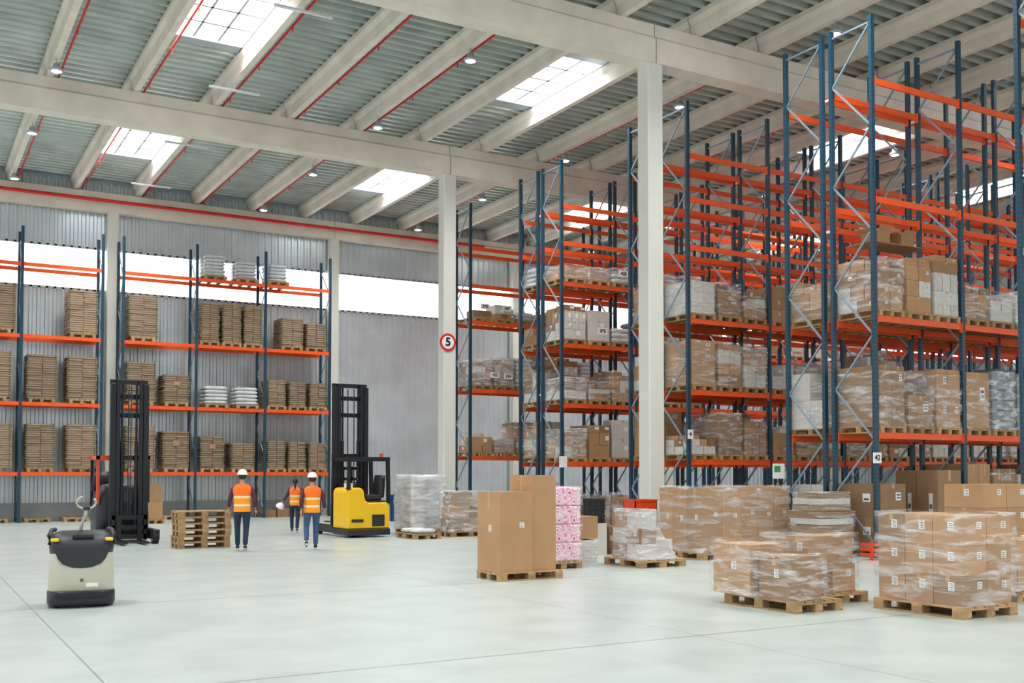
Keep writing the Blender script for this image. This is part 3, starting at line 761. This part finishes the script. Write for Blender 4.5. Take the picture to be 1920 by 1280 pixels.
b=MB(); P=[(0,.24),(1.25,.24),(1.25,.84),(1.22,.92),(1.14,.96),(.62,.95),(.54,1.0),(.5,1.1),(.49,1.24),(.45,1.32),(.36,1.36),(.12,1.36),(.03,1.32),(0,1.22)]
b.rings([[(x,yy,z) for x,z in P] for yy in (.04,1.15)],smooth=False)
o=ob(b.mesh('chassis',m_yellow),'chassis',e,bev=.05); o.modifiers['Bevel'].segments=4
ob(MB().box(.12,.46,.02,.05,.42,.5).mesh('vent_panel',m_black),'vent_panel',e); ob(MB().box(.72,1.08,.02,.05,.3,.62).mesh('vent_panel',m_black),'vent_panel',e)
ob(MB().box(.6,1.15,.1,1.1,.95,1.0).mesh('cab_floor',m_black),'cab_floor',e,bev=.02)
ob(MB().box(.6,1.07,.18,.78,1.0,1.17).mesh('seat',m_black),'seat',e,bev=.05)
b=MB(); b.rings([ring(1.06+.07*t,.48,1.08+.62*t,.1,.3-.08*t*t,4,20) for t in (0,.2,.5,.8,1)]); ob(b.mesh('backrest',m_black),'backrest',e)
b=MB(); b.box(.2,.48,.5,.98,1.35,1.49); ob(b.mesh('console',m_black),'console',e,bev=.04)
ob(MB().tube([(.52,.72+.14*math.cos(t),1.54+.14*math.sin(t)*.4) for t in [i*math.pi/8 for i in range(17)]],.018).mesh('steering_wheel',m_black),'steering_wheel',e)
b=MB()
for x,y in ((.04,.08),(1.22,.08),(.04,1.3),(1.22,1.3)): b.bar((x,y,.92 if x>.5 else (1.3 if y<1 else .3)),(x+(.03 if x<.5 else -.03),y,2.14),.09,.09)
for y in (.08,1.3): b.box(.02,1.24,y-.05,y+.05,2.08,2.2)
for x in (.07,1.19): b.box(x-.04,x+.04,.08,1.3,2.09,2.19)
for i in range(6): b.box(.2+i*.16,.23+i*.16,.1,1.28,2.1,2.17)
ob(b.mesh('overhead_guard',m_blackm),'overhead_guard',e)
ob(MB().cyl((1.05,.2,2.18),(1.05,.2,2.3),.05,12).mesh('beacon',m_gorange),'beacon',e)
mast(e,.1,1.15,1.38,4.3)
b=MB()
for z in (1.25,1.55,1.85): b.box(.15,1.05,1.6,1.66,z,z+.08)
for x in (.2,.45,.7,.95): b.box(x,x+.06,1.6,1.66,1.2,1.95)
ob(b.mesh('fork_carriage',m_blackm),'fork_carriage',e)
for x in (.02,1.02): ob(MB().box(x,x+.18,1.2,2.6,.08,.3).mesh('outrigger',m_black),'outrigger',e,bev=.03)
for x in (.1,1.1): ob(wheel(.15,.12),'wheel',e,(x,2.5,.15))
ob(wheel(.16,.12),'wheel',e,(.35,.4,.16))
for x in (.35,.75): ob(MB().box(x,x+.1,1.66,2.8,.32,.36).box(x,x+.1,1.66,1.71,.36,1.25).mesh('fork',m_blackm),'fork',e)
ob(MB().box(.05,.22,.2,.42,1.36,1.48).mesh('document_box',m_signw),'document_box',e)
# black reach truck
e=empty('reach_truck',(4.45,27.75,0)); top(e,'black reach truck with tall mast and orange-red guard','forklift')
mast(e,.08,1.0,.0,4.1)
b=MB()
for z in (.12,.35,.6): b.box(.1,.98,-.1,-.03,z,z+.11)
for x in (.12,.88): b.box(x,x+.08,-.1,-.03,.08,.75)
ob(b.mesh('fork_carriage',m_blackm),'fork_carriage',e)
for x in (.22,.72): ob(MB().box(x,x+.12,-1.0,-.1,.04,.08).box(x,x+.12,-.16,-.1,.08,.7).mesh('fork',m_blackm),'fork',e)
for x in (-.1,1.02): ob(MB().box(x,x+.17,-.55,.5,.1,.36).mesh('outrigger',m_black),'outrigger',e,bev=.03)
for x in (-.01,1.1): ob(wheel(.17,.14),'wheel',e,(x,-.4,.17))
ob(wheel(.17,.13),'wheel',e,(.3,1.35,.17))
b=MB(); b.rings([ring(.5,1.05,z,rx,ry,6,32) for z,rx,ry in ((.08,.66,.58),(.7,.66,.58),(1.15,.62,.5),(1.42,.5,.36),(1.48,.42,.28))]); ob(b.mesh('chassis',m_black),'chassis',e)
b=MB(); b.rings([ring(.1,1.45,1.3+.5*t,.25-.05*t,.08,4,18) for t in (0,.5,1)]); ob(b.mesh('backrest',m_black),'backrest',e)
for x in (-.12,1.1):
    ob(MB().bar((x,.55,1.0),(x,.55,2.1),.07,.07).mesh('guard_post',m_gorange if x<.5 else m_blackm),'guard_post',e); ob(MB().bar((x,1.5,.9),(x,1.5,2.1),.07,.07).mesh('guard_post',m_blackm),'guard_post',e)
b=MB(); b.box(-.16,1.14,.5,.58,2.08,2.2); b.box(-.16,1.14,1.46,1.54,2.1,2.2); b.box(-.16,-.08,.5,1.54,2.1,2.2); b.box(1.06,1.14,.5,1.54,2.1,2.2)
for i in range(4): b.box(.12+i*.22,.15+i*.22,.55,1.5,2.12,2.17)
ob(b.mesh('overhead_guard',m_gorange),'overhead_guard',e)
# pallet truck
e=empty('electric_pallet_truck',(2.12,15.1,0),rz=-.12); top(e,'cream and black electric pallet truck with tiller','pallet truck')
b=MB(); b.rings([ring(0,0,z,rx,ry,3.6,48) for z,rx,ry in ((.2,.40,.33),(.24,.41,.34),(.5,.40,.335),(.72,.385,.32),(.76,.37,.31))]); ob(b.mesh('body_cover',m_cream),'body_cover',e)
b=MB(); b.rings([ring(0,0,z,rx,ry,3.6,48) for z,rx,ry in ((.03,.405,.34),(.06,.42,.36),(.19,.42,.36),(.22,.405,.34))]); ob(b.mesh('base_skirt',m_black),'base_skirt',e)
b=MB(); b.rings([ring(0,-.33,z,rx,.09,4,24) for z,rx in ((.13,.3),(.15,.34),(.2,.34),(.22,.3))]); ob(b.mesh('bumper_step',m_blackm),'bumper_step',e)
b=MB(); rs=[]
for z,rx,ry,cy in ((.70,.39,.328,0),(.78,.40,.335,0),(.88,.395,.31,.015),(.95,.36,.25,.04),(.985,.26,.17,.06)): rs.append(ring(0,cy,z,rx,ry,3.3,48))
b.rings(rs); ob(b.mesh('hood',m_black),'hood',e)
xs=[-.33,-.29,-.23,-.12,0,.12,.23,.29,.33]; zb=[.74,.64,.57,.525,.515,.525,.57,.64,.74]
b=MB(); b.rings([[(x,yy,z) for x,z in zip(xs,zb)]+[(.32,yy,.8),(-.32,yy,.8)] for yy in (-.30,-.345)],smooth=False); ob(b.mesh('front_panel',m_black),'front_panel',e,bev=.008)
ob(MB().box(-.12,.14,-.3,-.26,.9,.945).mesh('control_panel',m_blackm),'control_panel',e,bev=.01)
for sgn in (-1,1):
    ob(MB().tube([(sgn*.39,-.15,.82),(sgn*.4,-.12,.93),(sgn*.37,-.02,1.0),(sgn*.33,.1,1.0)],.03).mesh('grab_handle',m_black),'grab_handle',e)
    ob(MB().box(sgn*.33-.05,sgn*.33+.05,-.28,-.2,.86,.905).mesh('yellow_button',m_yellow),'yellow_button',e,bev=.015)
ob(MB().tube([(-.02,.1,.95),(0,.1,1.08),(.04,.06,1.18),(.05,.03,1.27)],.022).mesh('tiller_arm',m_cream),'tiller_arm',e)
b=MB(); b.tube([(.05+.12*math.cos(t),.02,1.36+.085*math.sin(t)) for t in [math.pi*.62+i*math.pi/12 for i in range(20)]],.014); ob(b.mesh('tiller_handle',m_cream),'tiller_handle',e)
ob(MB().box(.01,.1,-.01,.04,1.26,1.31).mesh('tiller_head',m_black),'tiller_head',e,bev=.015)
for x in (-.27,.11): ob(MB().box(x,x+.16,.3,1.5,.06,.11).mesh('fork',m_black),'fork',e,bev=.01)
for x in (-.3,.3): ob(wheel(.06,.07),'wheel',e,(x,-.1,.06))
ob(MB().cyl((0,-.34,.36),(0,-.346,.36),.022,12).mesh('badge',m_print),'badge',e)
ob(MB().box(.05,.2,-.345,-.335,.27,.32).mesh('nameplate',m_label),'nameplate',e)

# ---------------------------------------------------------------- people
def skin_mesh(nodes,edges,mat,sub=2,name='skinned'):
    me=bpy.data.meshes.new('t'); me.from_pydata([n[0] for n in nodes],edges,[]); o=bpy.data.objects.new('t',me); COL.objects.link(o)
    md=o.modifiers.new('Skin','SKIN'); md.use_smooth_shade=True
    sv=me.skin_vertices[0].data
    for i,n in enumerate(nodes):
        r=n[1]; sv[i].radius=(r,r) if not isinstance(r,tuple) else r; sv[i].use_root=(i==0)
    s_=o.modifiers.new('S','SUBSURF'); s_.levels=sub; s_.render_levels=sub
    dg=bpy.context.evaluated_depsgraph_get(); r=bpy.data.meshes.new_from_object(o.evaluated_get(dg)); bpy.data.objects.remove(o)
    r.materials.clear(); r.materials.append(mat); r.name=name
    for p in r.polygons: p.use_smooth=True; p.material_index=0
    return r
def join(meshes,name,mats):
    bm=bmesh.new()
    for me in meshes: bm.from_mesh(me)
    out=bpy.data.meshes.new(name); bm.to_mesh(out); bm.free(); out.materials.clear()
    for m in mats: out.materials.append(m)
    return out
def helmet_mesh():
    b=MB(); b.rings([ring(0,0,z,a,c,2,28) for z,a,c in ((0,.125,.15),(.012,.127,.152),(.018,.108,.128),(.05,.106,.126),(.085,.092,.108),(.11,.066,.078),(.125,.03,.036))])
    b.rings([ring(0,.13,z,.07,.05,2.5,16) for z in (.0,.012)])
    b.rings([ring(0,0,z,.014,y,2,12) for z,y in ((.1,.09),(.128,.05),(.134,.02))])
    return b.mesh('hard_hat',m_helm)
def person(loc,ang,scale,legs,arms,jean,label,helmet=True,ponytail=False,female=False):
    (kR,aR,tR),(kL,aL,tL)=legs; (eR,wR),(eL,wL)=arms
    sh=.165 if female else .185
    N=[((0,0,.96),(.13,.10)),((0,0,1.12),(.11,.088)),((0,0,1.29),(.13,.10)),((0,-.005,1.42),(.10,.08)),((0,.0,1.515),.05),((0,.02,1.585),(.062,.07)),((0,.015,1.665),(.078,.09)),((0,.01,1.745),(.055,.065)),
       ((sh,0,1.425),.052),(eR,.04),(wR,.026),((-sh,0,1.425),.052),(eL,.04),(wL,.026),
       ((.095,0,.9),.085),(kR,.056),(aR,.038),((-.095,0,.9),.085),(kL,.056),(aL,.038)]
    E=[(0,1),(1,2),(2,3),(3,4),(4,5),(5,6),(6,7),(3,8),(8,9),(9,10),(3,11),(11,12),(12,13),(0,14),(14,15),(15,16),(0,17),(17,18),(18,19)]
    parts=[skin_mesh(N,E,m_skin)]
    for e_,w_,sg in ((eR,wR,1),(eL,wL,-1)):
        e_=Vector(e_);w_=Vector(w_); d=(w_-e_).normalized(); f=Vector((0,1,0)); f=(f-d*f.dot(d)).normalized(); s_=d.cross(f)*sg
        pal=w_+d*.05; parts.append(skin_mesh([(w_[:],(.026,.02)),(pal[:],(.036,.02)),((w_+d*.09)[:],(.036,.017))],[(0,1),(1,2)],m_skin,1))
        for i,L in enumerate((.065,.075,.07,.055)):
            b0=w_+d*.085+f*(.03-.02*i); c1=b0+d*L*.5; c2=b0+d*L*.85-s_*(.015); c3=b0+d*L-s_*.03
            parts.append(skin_mesh([(b0[:],.0095),(c1[:],.009),(c2[:],.008),(c3[:],.007)],[(0,1),(1,2),(2,3)],m_skin,1))
        b0=w_+d*.03+f*.03; parts.append(skin_mesh([(b0[:],.012),((b0+d*.03+f*.022)[:],.010),((b0+d*.06+f*.026)[:],.008)],[(0,1),(1,2)],m_skin,1))
    hb=MB(); hb.rings([ring(0,.105+dy,z,r,r*.9,2,8) for z,r,dy in ((1.63,.016,.002),(1.645,.018,.006),(1.67,.011,-.004),(1.69,.005,-.012))])
    for sx in (-1,1): hb.rings([ring(sx*.086,.01,z,.012,.022*k,2,8) for z,k in ((1.63,.5),(1.65,.9),(1.675,1),(1.69,.6))])
    parts.append(hb.mesh('f',m_skin))
    body=ob(join(parts,'person',[m_skin]),'person',loc=loc,rz=-ang,scale=(scale,)*3); top(body,label,'person')
    for sx in (-1,1): ob(MB().rings([ring(sx*.032,.094,z,.013*k,.01,2,8) for z,k in ((1.662,.5),(1.668,1),(1.674,.5))]).mesh('eye',m_hair),'eye',body)
    ob(MB().rings([ring(0,.094,z,.024*k,.008,2,8) for z,k in ((1.602,.6),(1.607,1),(1.612,.6))]).mesh('mouth',m_shirt),'mouth',body)
    T=[((0,0,.97),(.15,.115)),((.1,0,.88),(.10,.105)),((Vector((.1,0,.88)).lerp(Vector(kR),.55))[:],.086),(kR,.07),(Vector(kR).lerp(Vector(aR),.5)[:],.066),((Vector(aR))[:],.058),
       ((-.1,0,.88),(.10,.105)),((Vector((-.1,0,.88)).lerp(Vector(kL),.55))[:],.086),(kL,.07),(Vector(kL).lerp(Vector(aL),.5)[:],.066),(aL,.058)]
    ob(skin_mesh(T,[(0,1),(1,2),(2,3),(3,4),(4,5),(0,6),(6,7),(7,8),(8,9),(9,10)],jean,name='trousers'),'trousers',body)
    mR=Vector(eR).lerp(Vector(wR),.88)[:]; mL=Vector(eL).lerp(Vector(wL),.88)[:]
    Sh=[((0,0,1.0),(.145,.11)),((0,0,1.14),(.13,.10)),((0,0,1.3),(.145,.112)),((0,-.005,1.42),(.11,.09)),((sh,0,1.425),.066),(eR,.053),(mR,.04),((-sh,0,1.425),.066),(eL,.053),(mL,.04),((0,0,1.485),(.06,.06))]
    ob(skin_mesh(Sh,[(0,1),(1,2),(2,3),(3,4),(4,5),(5,6),(3,7),(7,8),(8,9),(3,10)],m_shirt,name='shirt'),'shirt',body)
    k=.92 if female else 1
    prof=[(.88,.188,.14),(.93,.186,.14),(.975,.185,.14),(1.0,.182,.138),(1.05,.182,.138),(1.09,.182,.138),(1.13,.184,.139),(1.18,.188,.142),(1.23,.192,.144),(1.28,.2,.147),(1.33,.21,.148),(1.40,.212,.14),(1.445,.19,.12),(1.475,.14,.1),(1.5,.095,.085)]
    vm=[1,1,1,2,1,1,1,2,0,0,0,0,0,0]
    ob(MB().rings([ring(0,-.002,z,a*k,b_*k,2.6,32) for z,a,b_ in prof],cap=False,mats=vm).mesh('safety_vest',[m_vo,m_vy,m_refl]),'safety_vest',body)
    for a_,t_ in ((aR,tR),(aL,tL)):
        a_=Vector(a_);t_=Vector(t_)
        sm=skin_mesh([((a_+Vector((0,-.02,-.02)))[:],(.045,.045)),(a_.lerp(t_,.55)[:],(.046,.042)),(t_[:],(.042,.034))],[(0,1),(1,2)],m_shoe,name='shoe')
        so=ob(sm,'shoe',body)
        ob(skin_mesh([((a_+Vector((0,-.03,-.055)))[:],(.04,.014)),((t_+Vector((0,.015,-.026)))[:],(.04,.012))],[(0,1)],m_sole,1,name='sole'),'sole',so)
    hr=MB(); hr.rings([ring(0,-.012,z,rx,ry,2,24) for z,rx,ry in ((1.60,.06,.06),(1.63,.083,.085),(1.68,.092,.1),(1.73,.085,.095),(1.77,.06,.07),(1.785,.02,.03))]); ob(hr.mesh('hair',m_hair),'hair',body)
    if ponytail:
        ob(skin_mesh([((0,-.1,1.71),.03),((0,-.14,1.62),.035),((0,-.13,1.5),.028),((0,-.14,1.4),.012)],[(0,1),(1,2),(2,3)],m_hair,name='ponytail'),'ponytail',body)
    if helmet: ob(helmet_mesh(),'hard_hat',body,(0,.01,1.70))
    return body
armN=(((.265,-.08,1.16),(.29,-.05,.93)),((-.265,.02,1.15),(-.29,.14,.95)))
legA=(((.09,.0,.5),(.07,-.16,.13),(.075,-.04,.04)),((-.1,.14,.51),(-.09,.2,.1),(-.1,.35,.045)))
person((6.71,23.73,0),math.atan2(6.71,23.73),1.01,legA,armN,m_jean,'person in white hard hat and orange safety vest walking away',True)
legB=(((.1,.13,.5),(.1,.15,.1),(.11,.3,.045)),((-.13,.02,.52),(-.15,-.27,.24),(-.15,-.21,.09)))
armB=(((.27,-.02,1.15),(.3,.1,.95)),((-.26,-.1,1.16),(-.26,-.08,.93)))
person((8.17,23.2,0),math.atan2(8.17,23.2)-.1,.975,legB,armB,m_jean2,'person in white hard hat and orange vest mid-stride',True)
armC=(((.235,-.03,1.15),(.25,.04,.92)),((-.28,-.05,1.17),(-.38,.1,1.04)))
person((10.14,30.3,0),math.atan2(10.14,30.3),.9,legA,armC,m_jean,'bareheaded person with dark ponytail in orange vest carrying a hard hat',False,True,True)
h=ob(helmet_mesh(),'hard_hat',loc=(9.74,30.47,.76)); h.rotation_euler=(.5,.3,0); top(h,'white hard hat carried in one hand','helmet')

# ---------------------------------------------------------------- world, camera
w=bpy.data.worlds.new('World'); S.world=w; w.use_nodes=True
bg=w.node_tree.nodes['Background']; bg.inputs[0].default_value=(.96,.98,1,1); bg.inputs[1].default_value=1.14
cam=bpy.data.cameras.new('Camera'); co=bpy.data.objects.new('Camera',cam); COL.objects.link(co)
co.location=(0,0,1.75); co.rotation_euler=(math.radians(92),0,math.radians(-30.1))
cam.sensor_width=36; cam.lens=37.125; cam.shift_y=.0927; cam.clip_end=300
S.camera=co
